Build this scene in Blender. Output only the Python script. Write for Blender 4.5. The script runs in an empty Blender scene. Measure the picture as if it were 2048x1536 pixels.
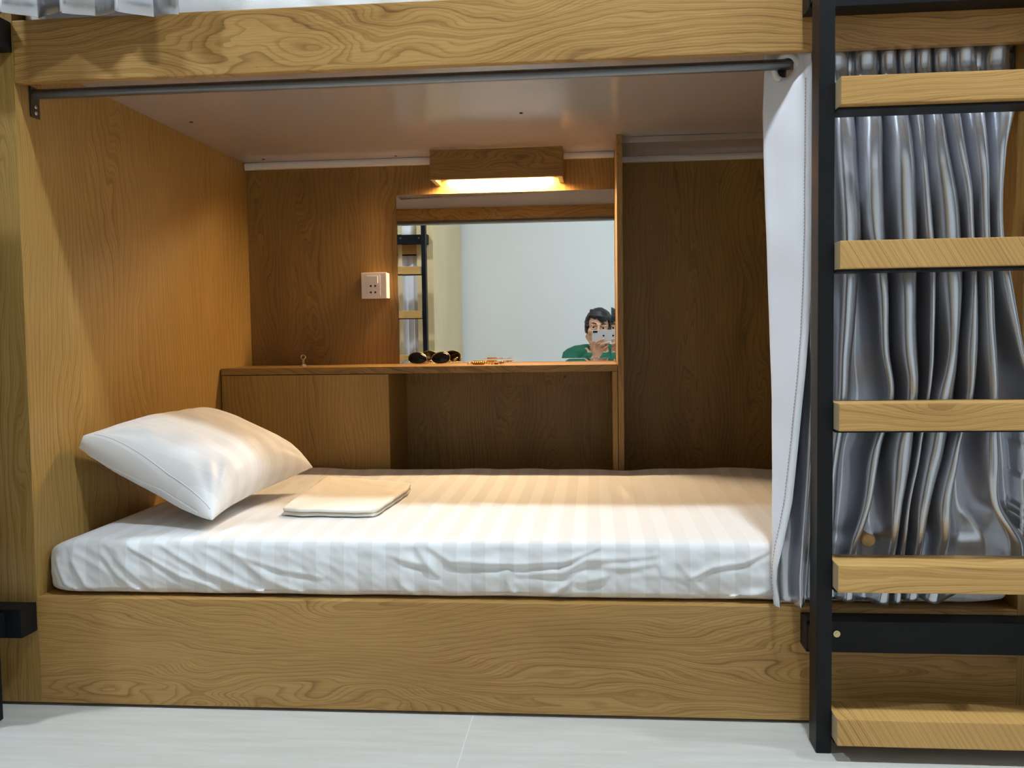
import bpy, bmesh, math, random
from mathutils import Vector, Matrix, noise
random.seed(7)
C = bpy.context.scene.collection
PI = math.pi

# ------------------------------------------------------------------ helpers
def lin(r, g, b):
    f = lambda c: (c / 255 / 12.92) if c / 255 <= 0.04045 else ((c / 255 + 0.055) / 1.055) ** 2.4
    return (f(r), f(g), f(b), 1.0)

def new_mat(name):
    m = bpy.data.materials.new(name); m.use_nodes = True
    nt = m.node_tree; nt.nodes.clear()
    out = nt.nodes.new('ShaderNodeOutputMaterial'); b = nt.nodes.new('ShaderNodeBsdfPrincipled')
    nt.links.new(b.outputs[0], out.inputs[0])
    return m, nt, b

def N(nt, t, **kw):
    n = nt.nodes.new(t)
    for k, v in kw.items(): setattr(n, k, v)
    return n

def math_n(nt, op, a, b=None, c=None):
    n = N(nt, 'ShaderNodeMath', operation=op)
    for i, v in enumerate((a, b, c)):
        if v is None: continue
        if isinstance(v, (int, float)): n.inputs[i].default_value = v
        else: nt.links.new(v, n.inputs[i])
    return n.outputs[0]

def noise_n(nt, vec, scale, detail=2, rough=.5, dist=0.0):
    n = N(nt, 'ShaderNodeTexNoise'); n.inputs['Scale'].default_value = scale
    n.inputs['Detail'].default_value = detail; n.inputs['Roughness'].default_value = rough
    n.inputs['Distortion'].default_value = dist
    nt.links.new(vec, n.inputs['Vector']); return n.outputs['Fac']

def plain(name, col, rough=.5, metal=0.0, bump=None, spec=None, coat=0):
    m, nt, b = new_mat(name)
    b.inputs['Base Color'].default_value = col; b.inputs['Roughness'].default_value = rough
    b.inputs['Metallic'].default_value = metal
    if spec is not None: b.inputs['Specular IOR Level'].default_value = spec
    if coat: b.inputs['Coat Weight'].default_value = coat
    tc = N(nt, 'ShaderNodeTexCoord')
    nz = noise_n(nt, tc.outputs['Object'], bump[0] if bump else 60, 3)
    rr = math_n(nt, 'MULTIPLY_ADD', nz, .12, rough - .06)
    nt.links.new(rr, b.inputs['Roughness'])
    if bump:
        bp = N(nt, 'ShaderNodeBump'); bp.inputs['Strength'].default_value = bump[1]; bp.inputs['Distance'].default_value = .002
        nt.links.new(nz, bp.inputs['Height']); nt.links.new(bp.outputs[0], b.inputs['Normal'])
    return m

def wood(name, axis, light, mid, dark, rough=.42, freq=62.0, warp=9.0, contrast=1.0):
    """plain-sawn oak laminate; contour bands of a stretched noise field, plus pores. axis = grain direction."""
    m, nt, b = new_mat(name)
    tc = N(nt, 'ShaderNodeTexCoord'); oi = N(nt, 'ShaderNodeObjectInfo')
    sep = N(nt, 'ShaderNodeSeparateXYZ'); nt.links.new(tc.outputs['Object'], sep.inputs[0])
    order = {'x': (0, 2, 1), 'y': (1, 0, 2), 'z': (2, 0, 1)}[axis]
    u, v, w = (sep.outputs[i] for i in order)
    ofs = math_n(nt, 'MULTIPLY', oi.outputs['Random'], 37.0)
    v2 = math_n(nt, 'ADD', v, math_n(nt, 'MULTIPLY', w, .6))
    def comb(su, sv, o=0.0):
        c = N(nt, 'ShaderNodeCombineXYZ')
        nt.links.new(math_n(nt, 'ADD', math_n(nt, 'MULTIPLY', u, su), ofs), c.inputs[0])
        nt.links.new(math_n(nt, 'MULTIPLY', v2, sv), c.inputs[1])
        nt.links.new(math_n(nt, 'ADD', ofs, o), c.inputs[2])
        return c.outputs[0]
    h = noise_n(nt, comb(1.5, 6.0), 1.0, 2.5, .45, .25)
    fine = noise_n(nt, comb(7.0, 26.0, 3.1), 1.0, 2, .5)
    ph = math_n(nt, 'ADD', math_n(nt, 'MULTIPLY', v2, freq), math_n(nt, 'MULTIPLY', h, warp * 2.2))
    ph = math_n(nt, 'ADD', ph, math_n(nt, 'MULTIPLY', fine, 1.1))
    vor = N(nt, 'ShaderNodeTexVoronoi'); vor.inputs['Scale'].default_value = 1.0; vor.inputs['Randomness'].default_value = 1.0
    nt.links.new(comb(1.7, 6.5, 2.0), vor.inputs['Vector'])
    kn = math_n(nt, 'SUBTRACT', 1.0, math_n(nt, 'MULTIPLY', vor.outputs['Distance'], 2.9)); kn.node.use_clamp = True
    kn2 = math_n(nt, 'MULTIPLY', kn, kn)
    ph = math_n(nt, 'ADD', ph, math_n(nt, 'MULTIPLY', kn2, 2.0))
    fr = math_n(nt, 'FRACT', ph)
    fr2 = math_n(nt, 'FRACT', math_n(nt, 'MULTIPLY', ph, 3.3))
    sub = math_n(nt, 'MULTIPLY', math_n(nt, 'SUBTRACT', 1.0, math_n(nt, 'MULTIPLY', fr2, 2.4)), .34 * contrast); sub.node.use_clamp = True
    line = N(nt, 'ShaderNodeValToRGB')
    e = line.color_ramp.elements
    e[0].position = 0; e[0].color = (1, 1, 1, 1); e[1].position = 1; e[1].color = (.75, .75, .75, 1)
    for p, c in ((.16, .45), (.45, .12), (.8, .05), (.93, .25)):
        k = e.new(p); k.color = (c, c, c, 1)
    nt.links.new(fr, line.inputs[0])
    amp = noise_n(nt, comb(2.2, 9.0, 8.7), 1.0, 2)
    amp = math_n(nt, 'MULTIPLY', math_n(nt, 'SUBTRACT', amp, .22), 1.5 * contrast)
    amp.node.use_clamp = True
    lf = math_n(nt, 'MULTIPLY', line.outputs[0], amp)
    pores = noise_n(nt, comb(14.0, 420.0, 5.0), 1.0, 2, .6)
    pf = math_n(nt, 'MULTIPLY', math_n(nt, 'SUBTRACT', pores, .5), .55 * contrast)
    tone = noise_n(nt, comb(1.1, 4.0, 1.3), 1.0, 3, .6)
    tf = math_n(nt, 'MULTIPLY', math_n(nt, 'SUBTRACT', tone, .45), .9)
    fac = math_n(nt, 'ADD', math_n(nt, 'ADD', math_n(nt, 'MULTIPLY', lf, .75), pf), tf)
    fac = math_n(nt, 'ADD', fac, math_n(nt, 'ADD', sub, math_n(nt, 'MULTIPLY', math_n(nt, 'MULTIPLY', kn2, kn2), .35)))
    fac = math_n(nt, 'ADD', fac, .12)
    ramp = N(nt, 'ShaderNodeValToRGB')
    e = ramp.color_ramp.elements
    e[0].position = 0.0; e[0].color = light; e[1].position = 1.0; e[1].color = dark
    k = e.new(.38); k.color = mid
    nt.links.new(fac, ramp.inputs[0]); nt.links.new(ramp.outputs[0], b.inputs['Base Color'])
    b.inputs['Roughness'].default_value = rough
    b.inputs['Specular IOR Level'].default_value = .4
    bp = N(nt, 'ShaderNodeBump'); bp.inputs['Strength'].default_value = .12; bp.inputs['Distance'].default_value = .001
    nt.links.new(pores, bp.inputs['Height']); nt.links.new(bp.outputs[0], b.inputs['Normal'])
    return m

OAK = dict(light=lin(190, 150, 90), mid=lin(166, 125, 68), dark=lin(112, 76, 36))
OAK_SHADED = dict(light=lin(156, 121, 64), mid=lin(130, 98, 48), dark=lin(82, 57, 25))  # the same oak toned down: interior shade is carried in these colours
TRD = dict(light=lin(214, 170, 104), mid=lin(194, 148, 84), dark=lin(142, 98, 48))
MT = {}
MT['oak_x'] = wood('oak_x', 'x', **OAK); MT['oak_z'] = wood('oak_z', 'z', freq=80, warp=6, contrast=.7, **OAK); MT['oak_y'] = wood('oak_y', 'y', **OAK)
MT['side_z'] = wood('shaded_oak_side_z', 'z', light=lin(168, 134, 74), mid=lin(142, 109, 55), dark=lin(98, 70, 32), freq=80, warp=6, contrast=.8)  # same oak as the rails, with the berth's shade put into the colour
MT['pan_z'] = wood('shaded_oak_z', 'z', freq=70, warp=8, contrast=.85, **OAK_SHADED); MT['pan_x'] = wood('shaded_oak_x', 'x', **OAK_SHADED)
MT['tread_x'] = wood('tread_x', 'x', freq=75, warp=5, contrast=.9, **TRD); MT['tread_y'] = wood('tread_y', 'y', freq=90, warp=5, contrast=1.0, **TRD)
MT['pale_z'] = wood('pale_end_panel', 'z', light=lin(226, 204, 158), mid=lin(214, 190, 142), dark=lin(184, 158, 112), freq=60, contrast=.4)
MT['black'] = plain('black_painted_steel', lin(15, 16, 19), .5, 0, (300, .08), spec=.25)
MT['steel'] = plain('brushed_steel_rod', lin(120, 122, 124), .32, .9)
MT['chrome'] = plain('chrome', lin(205, 205, 205), .18, 1)
MT['darksteel'] = plain('dark_steel', lin(74, 70, 66), .4, .8)
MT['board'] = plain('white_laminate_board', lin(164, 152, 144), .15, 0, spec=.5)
MT['trunk'] = plain('white_plastic', lin(226, 222, 216), .35)
MT['wallwhite'] = plain('wall_paint', lin(246, 248, 248), .7, 0, (80, .05))
MT['wallgrey'] = plain('greyed_wall', lin(176, 178, 178), .75)  # unseen end walls, darkened to reduce bounced light
MT['ceilwhite'] = plain('ceiling_paint', lin(188, 188, 186), .8)  # out of view; grey chosen so the ceiling bounces less light
MT['plastic'] = plain('ivory_plastic', lin(232, 224, 216), .3)
MT['blackhole'] = plain('socket_hole', lin(14, 10, 10), .6)
MT['gold'] = plain('gold', lin(214, 164, 74), .25, 1)
MT['brownbead'] = plain('brown_bead', lin(140, 88, 30), .35)
MT['lens'] = plain('smoked_lens', lin(8, 6, 6), .1, 0, spec=.35)
MT['frame'] = plain('pale_gold_frame', lin(200, 180, 140), .25, 1)
MT['edging'] = plain('beige_edging', lin(168, 150, 118), .5)
MT['peg'] = wood('peg_wood', 'y', light=lin(222, 182, 128), mid=lin(204, 160, 104), dark=lin(160, 112, 66), contrast=.5)
MT['skin'] = plain('skin', lin(206, 156, 124), .5, 0, (220, .06))
MT['hair'] = plain('black_hair', lin(18, 16, 17), .4, 0, (400, .5))
MT['shirt'] = plain('green_shirt', lin(30, 98, 74), .85, 0, (500, .3))
MT['jeans'] = plain('blue_jeans', lin(44, 58, 104), .85, 0, (600, .4))
MT['eyewhite'] = plain('eye_white', lin(226, 220, 214), .25)
MT['iris'] = plain('dark_iris', lin(24, 16, 12), .15)
MT['lip'] = plain('lip', lin(168, 98, 88), .45)
MT['phone'] = plain('silver_phone', lin(196, 192, 190), .3, .25)
MT['phonedark'] = plain('phone_dark', lin(20, 20, 22), .12)
MT['towel'] = plain('cream_cotton', lin(243, 238, 226), .85, 0, (700, .25))

def striped_sheet(name, axis, period=.054, c1=(235, 236, 237), c2=(226, 225, 224)):
    m, nt, b = new_mat(name)
    tc = N(nt, 'ShaderNodeTexCoord'); sep = N(nt, 'ShaderNodeSeparateXYZ'); nt.links.new(tc.outputs['Object'], sep.inputs[0])
    s = sep.outputs['xyz'.index(axis)]
    fr = math_n(nt, 'FRACT', math_n(nt, 'MULTIPLY', math_n(nt, 'ADD', s, 5.0), 1 / period))
    st = math_n(nt, 'GREATER_THAN', fr, .5)
    mix = N(nt, 'ShaderNodeMix', data_type='RGBA')
    nt.links.new(st, mix.inputs[0]); mix.inputs[6].default_value = lin(*c1); mix.inputs[7].default_value = lin(*c2)
    nt.links.new(mix.outputs[2], b.inputs['Base Color'])
    nt.links.new(math_n(nt, 'MULTIPLY_ADD', st, .25, .55), b.inputs['Roughness'])
    b.inputs['Sheen Weight'].default_value = .1
    nz = noise_n(nt, tc.outputs['Object'], 900, 2)
    bp = N(nt, 'ShaderNodeBump'); bp.inputs['Strength'].default_value = .12; bp.inputs['Distance'].default_value = .0006
    nt.links.new(nz, bp.inputs['Height']); nt.links.new(bp.outputs[0], b.inputs['Normal'])
    return m
MT['sheet'] = striped_sheet('striped_satin_sheet', 'x')
MT['pillow'] = striped_sheet('striped_pillowcase', 'y', .06, (239, 238, 237), (235, 232, 230))
MT['sheet_plain'] = plain('white_sheet', lin(236, 238, 240), .7, 0, (500, .2))

def satin(name):
    m, nt, b = new_mat(name)
    tc = N(nt, 'ShaderNodeTexCoord')
    mp = N(nt, 'ShaderNodeMapping'); mp.inputs['Scale'].default_value = (34, 34, 10); nt.links.new(tc.outputs['Object'], mp.inputs[0])
    big = noise_n(nt, mp.outputs[0], 1.0, 2, .45)
    b.inputs['Base Color'].default_value = lin(202, 203, 210)
    b.inputs['Metallic'].default_value = .84
    b.inputs['Roughness'].default_value = .26
    h = big
    bp = N(nt, 'ShaderNodeBump'); bp.inputs['Strength'].default_value = .28; bp.inputs['Distance'].default_value = .004
    nt.links.new(h, bp.inputs['Height']); nt.links.new(bp.outputs[0], b.inputs['Normal'])
    return m
MT['satin'] = satin('silver_satin')
MT['lining'] = plain('white_curtain_lining', lin(222, 222, 228), .75, 0, (40, .12))

def floor_mat():
    m, nt, b = new_mat('pale_tile_floor')
    tc = N(nt, 'ShaderNodeTexCoord')
    mp = N(nt, 'ShaderNodeMapping'); mp.inputs['Scale'].default_value = (3, 34, 1); nt.links.new(tc.outputs['Object'], mp.inputs[0])
    n1 = noise_n(nt, mp.outputs[0], 1.5, 5, .6)
    br = N(nt, 'ShaderNodeTexBrick'); br.offset = 0.0
    mp2 = N(nt, 'ShaderNodeMapping'); mp2.inputs['Location'].default_value = (.232, .33, 0); nt.links.new(tc.outputs['Object'], mp2.inputs[0])
    nt.links.new(mp2.outputs[0], br.inputs['Vector'])
    br.inputs['Scale'].default_value = 1.0; br.inputs['Brick Width'].default_value = 1.2; br.inputs['Row Height'].default_value = .6
    br.inputs['Mortar Size'].default_value = .0012; br.inputs['Mortar Smooth'].default_value = .3
    ramp = N(nt, 'ShaderNodeValToRGB'); e = ramp.color_ramp.elements
    e[0].position = .3; e[0].color = lin(194, 191, 183); e[1].position = .7; e[1].color = lin(208, 206, 200)
    nt.links.new(n1, ramp.inputs[0])
    mix = N(nt, 'ShaderNodeMix', data_type='RGBA'); nt.links.new(br.outputs['Fac'], mix.inputs[0])
    nt.links.new(ramp.outputs[0], mix.inputs[6]); mix.inputs[7].default_value = lin(220, 218, 213)
    nt.links.new(mix.outputs[2], b.inputs['Base Color'])
    b.inputs['Roughness'].default_value = .38
    return m
MT['floor'] = floor_mat()

def emit(name, col, strength):
    m, nt, b = new_mat(name)
    b.inputs['Base Color'].default_value = (.8, .8, .8, 1)
    b.inputs['Emission Color'].default_value = col; b.inputs['Emission Strength'].default_value = strength
    return m
MT['ceil_lamp'] = emit('ceiling_lamp_diffuser', (.775, .90, 1.0, 1), 890)
MT['tube'] = emit('warm_tube', (1.0, .72, .41, 1), 550)

def mirror_mat():
    m, nt, b = new_mat('mirror_glass')
    b.inputs['Base Color'].default_value = (.97, .985, .98, 1); b.inputs['Metallic'].default_value = 1
    b.inputs['Roughness'].default_value = .0
    return m
MT['mirror'] = mirror_mat()

# --- mesh builders (world coordinates)
def bx(x0, x1, y0, y1, z0, z1, bev=.0012, bm=None):
    t = bmesh.new()
    bmesh.ops.create_cube(t, size=1)
    for v in t.verts:
        v.co = Vector(((x0 + x1) / 2 + v.co.x * (x1 - x0), (y0 + y1) / 2 + v.co.y * (y1 - y0), (z0 + z1) / 2 + v.co.z * (z1 - z0)))
    if bev: bmesh.ops.bevel(t, geom=t.edges[:], offset=bev, segments=2, affect='EDGES', profile=.7)
    if bm is None: return t
    me = bpy.data.meshes.new('tmp'); t.to_mesh(me); bm.from_mesh(me); bpy.data.meshes.remove(me); t.free()
    return bm

def tube(pts, r, n=10, bm=None, closed=False, caps=True):
    bm = bm or bmesh.new()
    pts = [Vector(p) for p in pts]; L = len(pts)
    rs = r if isinstance(r, (list, tuple)) else [r] * L
    rings = []; ref = None
    for i, p in enumerate(pts):
        a = pts[(i - 1) % L] if (closed or i > 0) else p
        b = pts[(i + 1) % L] if (closed or i < L - 1) else p
        t = (b - a).normalized()
        if ref is None:
            ref = t.orthogonal().normalized()
        ref = (ref - t * ref.dot(t)).normalized()
        s = t.cross(ref)
        rings.append([bm.verts.new(p + (ref * math.cos(2 * PI * k / n) + s * math.sin(2 * PI * k / n)) * rs[i]) for k in range(n)])
    for i in range(L if closed else L - 1):
        A, B = rings[i], rings[(i + 1) % L]
        for k in range(n):
            bm.faces.new((A[k], A[(k + 1) % n], B[(k + 1) % n], B[k]))
    if caps and not closed:
        bm.faces.new(rings[0][::-1]); bm.faces.new(rings[-1])
    return bm

def cyl(p0, p1, r, n=20, bm=None):
    return tube([p0, p1], r, n, bm)

def disc(c, nrm, r, th, n=24, bm=None):
    c = Vector(c); nrm = Vector(nrm).normalized()
    return tube([c, c + nrm * th], r, n, bm)

def ball(c, r, bm=None, sub=2, sc=(1, 1, 1)):
    bm = bm or bmesh.new()
    bmesh.ops.create_icosphere(bm, subdivisions=sub, radius=1, matrix=Matrix.Translation(c) @ Matrix.Diagonal((r * sc[0], r * sc[1], r * sc[2], 1)))
    return bm

def rounded_box(x0, x1, y0, y1, z0, z1, r, sx, sy, sz):
    """dense box whose edges are rounded by radius r; sx.. = cell sizes"""
    bm = bmesh.new()
    def ax(a, b, s): n = max(2, int((b - a) / s)); return [a + (b - a) * i / n for i in range(n + 1)]
    X, Y, Z = ax(x0, x1, sx), ax(y0, y1, sy), ax(z0, z1, sz)
    cache = {}
    def V(x, y, z):
        k = (round(x, 5), round(y, 5), round(z, 5))
        if k not in cache:
            c = Vector((min(max(x, x0 + r), x1 - r), min(max(y, y0 + r), y1 - r), min(max(z, z0 + r), z1 - r)))
            d = Vector((x, y, z)) - c
            p = c + d.normalized() * r if d.length > 1e-9 and sum(abs(t) > 1e-9 for t in d) > 1 else Vector((x, y, z))
            cache[k] = bm.verts.new(p)
        return cache[k]
    def quad(a, b, c, d): bm.faces.new((V(*a), V(*b), V(*c), V(*d)))
    for i in range(len(X) - 1):
        for j in range(len(Y) - 1):
            a, b, c, d = X[i], X[i + 1], Y[j], Y[j + 1]
            quad((a, c, z1), (b, c, z1), (b, d, z1), (a, d, z1)); quad((a, d, z0), (b, d, z0), (b, c, z0), (a, c, z0))
        for j in range(len(Z) - 1):
            a, b, c, d = X[i], X[i + 1], Z[j], Z[j + 1]
            quad((a, y0, c), (b, y0, c), (b, y0, d), (a, y0, d)); quad((a, y1, d), (b, y1, d), (b, y1, c), (a, y1, c))
    for i in range(len(Y) - 1):
        for j in range(len(Z) - 1):
            a, b, c, d = Y[i], Y[i + 1], Z[j], Z[j + 1]
            quad((x0, b, c), (x0, a, c), (x0, a, d), (x0, b, d)); quad((x1, a, c), (x1, b, c), (x1, b, d), (x1, a, d))
    return bm

ROOT = {}
def base_of(o):
    while o is not None:
        if o.name in ROOT: return ROOT[o.name]
        o = o.parent
    return Vector((0, 0, 0))

def tag(o, label=None, cat=None, group=None, kind=None):
    if label: o['label'] = label
    if cat: o['category'] = cat
    if group: o['group'] = group
    if kind: o['kind'] = kind
    return o

def thing(name, loc, label, cat, group=None):
    o = bpy.data.objects.new(name, None); o.empty_display_size = .05
    C.objects.link(o); o.location = loc; ROOT[o.name] = Vector(loc)
    return tag(o, label, cat, group)

def obj(name, bm, mat, parent=None, label=None, smooth=False, recalc=True):
    if recalc: bmesh.ops.recalc_face_normals(bm, faces=bm.faces[:])
    me = bpy.data.meshes.new(name)
    L = base_of(parent) if parent else Vector((0, 0, 0))
    if L.length: bmesh.ops.translate(bm, verts=bm.verts[:], vec=-L)
    bm.to_mesh(me); bm.free()
    for m in (mat if isinstance(mat, (list, tuple)) else [mat]): me.materials.append(m)
    if smooth:
        for p in me.polygons: p.use_smooth = True
    o = bpy.data.objects.new(name, me); C.objects.link(o)
    if parent: o.parent = parent
    if label: o['label'] = label
    return o

def recentre(o):
    """puts a top-level mesh's origin at its base centre"""
    vs = [v.co for v in o.data.vertices]
    c = Vector((sum(v.x for v in vs) / len(vs), sum(v.y for v in vs) / len(vs), min(v.z for v in vs)))
    o.data.transform(Matrix.Translation(-c)); o.location = c
    ROOT[o.name] = c
    return o

def copy_tree(o, parent=None, **kw):
    c = o.copy(); C.objects.link(c); c.parent = parent
    for ch in o.children: copy_tree(ch, c)
    return c

# ------------------------------------------------------------------ dimensions (metres; x along the bunk, y into it, z up)
XL, XR = -1.083, .739          # inner faces of the posts
PW = .10                       # post width
YB = 1.15                      # back panel
ZB = .2145                     # top of base board
ZF0, ZF1 = 1.198, 1.313        # fascia
ZC = 1.256                     # underside of the upper deck
YO = -1.5                      # front plane of the bunk across the corridor
XO = -.96                      # its end
PITCH = (XR - XL) + PW
ROOM = (-3.2, 3.4, -2.72, 1.2, 2.72)

# ------------------------------------------------------------------ room
x0, x1, y0, y1, zt = ROOM
def struct(name, bm, m, label):
    o = obj(name, bm, m); o['kind'] = 'structure'; o['label'] = label; return o
struct('floor', bx(x0, x1, y0, y1, -.05, 0, 0), MT['floor'], 'pale grey tiled floor of the corridor')
struct('ceiling', bx(x0, x1, y0, y1, zt, zt + .05, 0), MT['ceilwhite'], 'pale grey ceiling of the dormitory room')
struct('wall_front', bx(x0, x1, y0 - .05, y0, 0, zt, 0), MT['wallwhite'], 'white painted wall seen in the mirror')
struct('wall_back', bx(x0, x1, y1, y1 + .05, 0, zt, 0), MT['wallwhite'], 'white painted wall behind the bunks')
struct('wall_left', bx(x0 - .05, x0, y0, y1, 0, zt, 0), MT['wallgrey'], 'wall at the left end, greyed to cut bounced light')
struct('wall_right', bx(x1, x1 + .05, y0, y1, 0, zt, 0), MT['wallgrey'], 'wall at the right end, greyed to cut bounced light')

# ------------------------------------------------------------------ bunk carcass
def bunk(name, label, group, right_post=True, left_post=True, detail=True, endmat=None):
    r = thing(name, ((XL + XR) / 2, .55, 0), label, 'bunk bed', group)
    ZT = 2.42
    if left_post:
        obj('side_panel', bx(XL - PW, XL, 0, YB + .02, .006, ZT), MT['side_z'] if endmat is None else endmat, r)
    if right_post:
        obj('side_panel', bx(XR, XR + PW, 0, YB + .02, .006, ZT), MT['side_z'], r)
    obj('base_board', bx(XL, XR, 0, .018, .006, ZB), MT['oak_x'], r)
    obj('bed_platform', bx(XL + .001, XR - .001, .0185, YB - .0005, ZB - .02, ZB, 0), MT['oak_x'], r)
    obj('top_rail', bx(XL + .0005, XR - .0005, 0, .018, ZF0, ZF1, .002), MT['oak_x'], r)
    d = obj('upper_deck', bx(XL + .0005, XR - .0005, .0185, YB - .0005, ZC, 1.30, 0), MT['board'], r, 'pinkish white ceiling board')
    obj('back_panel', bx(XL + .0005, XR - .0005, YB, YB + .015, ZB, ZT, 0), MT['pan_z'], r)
    obj('head_rail', bx(XL + .0005, XR - .0005, 0, .018, 2.32, ZT), MT['oak_x'], r)
    if detail:
        for (sx, sy) in ((-1.004, .589), (-.174, .62), (-.594, 1.10), (-1.002, 1.085)):
            s = bmesh.new(); disc((sx, sy, ZC), (0, 0, -1), .0045, .0015, 14, s); disc((sx, sy, ZC - .0014), (0, 0, -1), .0026, .0009, 10, s)
            obj('screw', s, MT['darksteel'], d)
        obj('divider', bx(.066, .082, .9, YB - .001, ZB, ZC - .0005), MT['side_z'], r, 'tall upright divider board')
        obj('batten', bx(.0825, XR - .001, .935, YB - .001, ZC - .017, ZC - .0006), MT['board'], r, 'white batten under the deck')
    return r
main = bunk('bunk_bed', 'oak laminate bunk bed with open lower berth holding the pillow', 'oak bunk beds')
left_b = bunk('bunk_bed', 'oak laminate bunk bed at far left beyond the shared post', 'oak bunk beds', right_post=False, detail=False)
left_b.location.x -= PITCH
opp = bunk('bunk_bed', 'bunk bed with pale end panel across the corridor, seen in the mirror', 'oak bunk beds', detail=False, endmat=MT['pale_z'])
opp.rotation_euler.z = PI
# rotated about its own base: left side panel's outer face must come to XO, front to YO
opp.location = (XO - ((XL + XR) / 2 - (XL - PW)), YO - .55, 0)

# ------------------------------------------------------------------ trunking along the ceiling corner
def trunking(name, xa, xb, z0, z1, label, endcap=False):
    t = thing(name, ((xa + xb) / 2, YB - .01, z0), label, 'cable trunking', 'white cable trunking under the deck')
    obj('channel', bx(xa, xb, YB - .018, YB - .0006, z0, z1, .001), MT['trunk'], t)
    obj('cover', bx(xa, xb, YB - .0205, YB - .0185, z0 + .002, z1 - .005, .0008), MT['trunk'], t)
    if endcap: obj('end_cap', bx(xa + .002, xa + .03, YB - .024, YB - .0206, z0 - .004, z1 - .005, .002), MT['trunk'], t)
    return t
trunking('cable_trunking', XL + .002, -.4785, 1.235, ZC - .0008, 'white cable trunking strip running left of the lamp box', True)
trunking('cable_trunking', -.0865, .065, 1.239, ZC - .0008, 'short white cable trunking between lamp box and tall divider')
trunking('cable_trunking', .0835, XR - .002, 1.222, ZC - .0176, 'grey shaded trunking under the batten right of the divider')

# ------------------------------------------------------------------ cabinet, desk shelf
YC = .9; ZS = .623; ZU = .604
cab = thing('storage_cabinet', (-.83, 1.02, ZB), 'low oak storage cabinet behind the pillow with a lift-up lid', 'cabinet')
obj('front_panel', bx(-1.079, -.5855, YC, YC + .016, ZB + .0005, ZU - .002), MT['side_z'], cab)
obj('side_panel', bx(-.6015, -.5855, YC + .0165, YB - .001, ZB + .0005, ZU - .002), MT['side_z'], cab)
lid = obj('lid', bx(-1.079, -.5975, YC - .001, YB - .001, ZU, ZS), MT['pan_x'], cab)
lk = bmesh.new()
disc((-.866, 1.0, ZS), (0, 0, 1), .011, .004, 20, lk); disc((-.866, 1.0, ZS + .004), (0, 0, 1), .007, .003, 16, lk)
lock = obj('lock', lk, MT['chrome'], cab, 'small chrome lock on the lid')
kb = bx(-.869, -.863, .9985, 1.0015, ZS + .0072, ZS + .022, .0005)
tube([(-.866 + .0065 * math.cos(a), 1.0, ZS + .028 + .0065 * math.sin(a)) for a in [2 * PI * k / 14 for k in range(14)]], .0022, 8, kb, closed=True)
obj('key', kb, MT['frame'], lock, 'key standing in the lock')
desk = thing('desk_shelf', (-.26, 1.02, ZB), 'oak desk shelf under the mirror with open knee space', 'shelf')
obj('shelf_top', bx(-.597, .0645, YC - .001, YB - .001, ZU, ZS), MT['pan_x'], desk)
obj('side_support', bx(.05, .0645, YC, YB - .001, ZB + .0005, ZU - .0005), MT['side_z'], desk)
ap = obj('apron', bx(-.585, .0495, YB - .014, YB - .001, .555, ZU - .0005), MT['pan_z'], desk)
obj('screw', disc((-.09, YB - .014, .578), (0, -1, 0), .004, .001, 14), MT['darksteel'], ap)

# ------------------------------------------------------------------ mirror
mb = bmesh.new()
mx0, mx1, mz0, mz1 = -.605, .0645, ZS + .0008, 1.145
bw, dep = .0145, .0021
outer = [(mx0, mz0), (mx1, mz0), (mx1, mz1), (mx0, mz1)]
inner = [(mx0 + bw, mz0 + bw * .75), (mx1 - bw * .8, mz0 + bw * .75), (mx1 - bw * .8, mz1 - bw), (mx0 + bw, mz1 - bw)]
yb_, yo_, yi_ = YB - .0006, YB - .0053, YB - .0050
vb = [mb.verts.new((x, yb_, z)) for x, z in outer]; vo = [mb.verts.new((x, yo_ if x < 0 else yo_ + .00018, z)) for x, z in outer]; vi = [mb.verts.new((x, yi_, z)) for x, z in inner]
mb.faces.new(vb); mb.faces.new(vi)
for k in range(4):
    j = (k + 1) % 4
    mb.faces.new((vb[k], vb[j], vo[j], vo[k])); mb.faces.new((vo[k], vo[j], vi[j], vi[k]))
mir = recentre(obj('wall_mirror', mb, MT['mirror']))
tag(mir, 'rectangular wall mirror standing on the desk shelf under the box lamp', 'mirror')

# ------------------------------------------------------------------ lamp over the mirror
lx0, lx1, ly, lz0, lz1 = -.4775, -.0875, 1.03, 1.169, ZC - .0008
lamp = thing('mirror_lamp', ((lx0 + lx1) / 2, 1.09, lz0), 'oak box lamp glowing warm over the mirror', 'lamp')
lb = bx(lx0, lx1, ly, ly + .013, lz0, lz1)
bx(lx0, lx0 + .013, ly + .0132, YB - .001, lz0, lz1, .001, lb); bx(lx1 - .013, lx1, ly + .0132, YB - .001, lz0, lz1, .001, lb)
obj('lamp_box', lb, MT['pan_x'], lamp)
obj('tube', cyl((lx0 + .035, 1.112, lz0 + .035), (lx1 - .035, 1.112, lz0 + .035), .0105, 20), MT['tube'], lamp, 'warm fluorescent tube', True)
for xa, xb in ((lx0 + .0135, lx0 + .035), (lx1 - .035, lx1 - .0135)):
    obj('tube_holder', bx(xa, xb, 1.098, YB - .001, lz0 + .018, lz0 + .052, .002), MT['plastic'], lamp)

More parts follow.
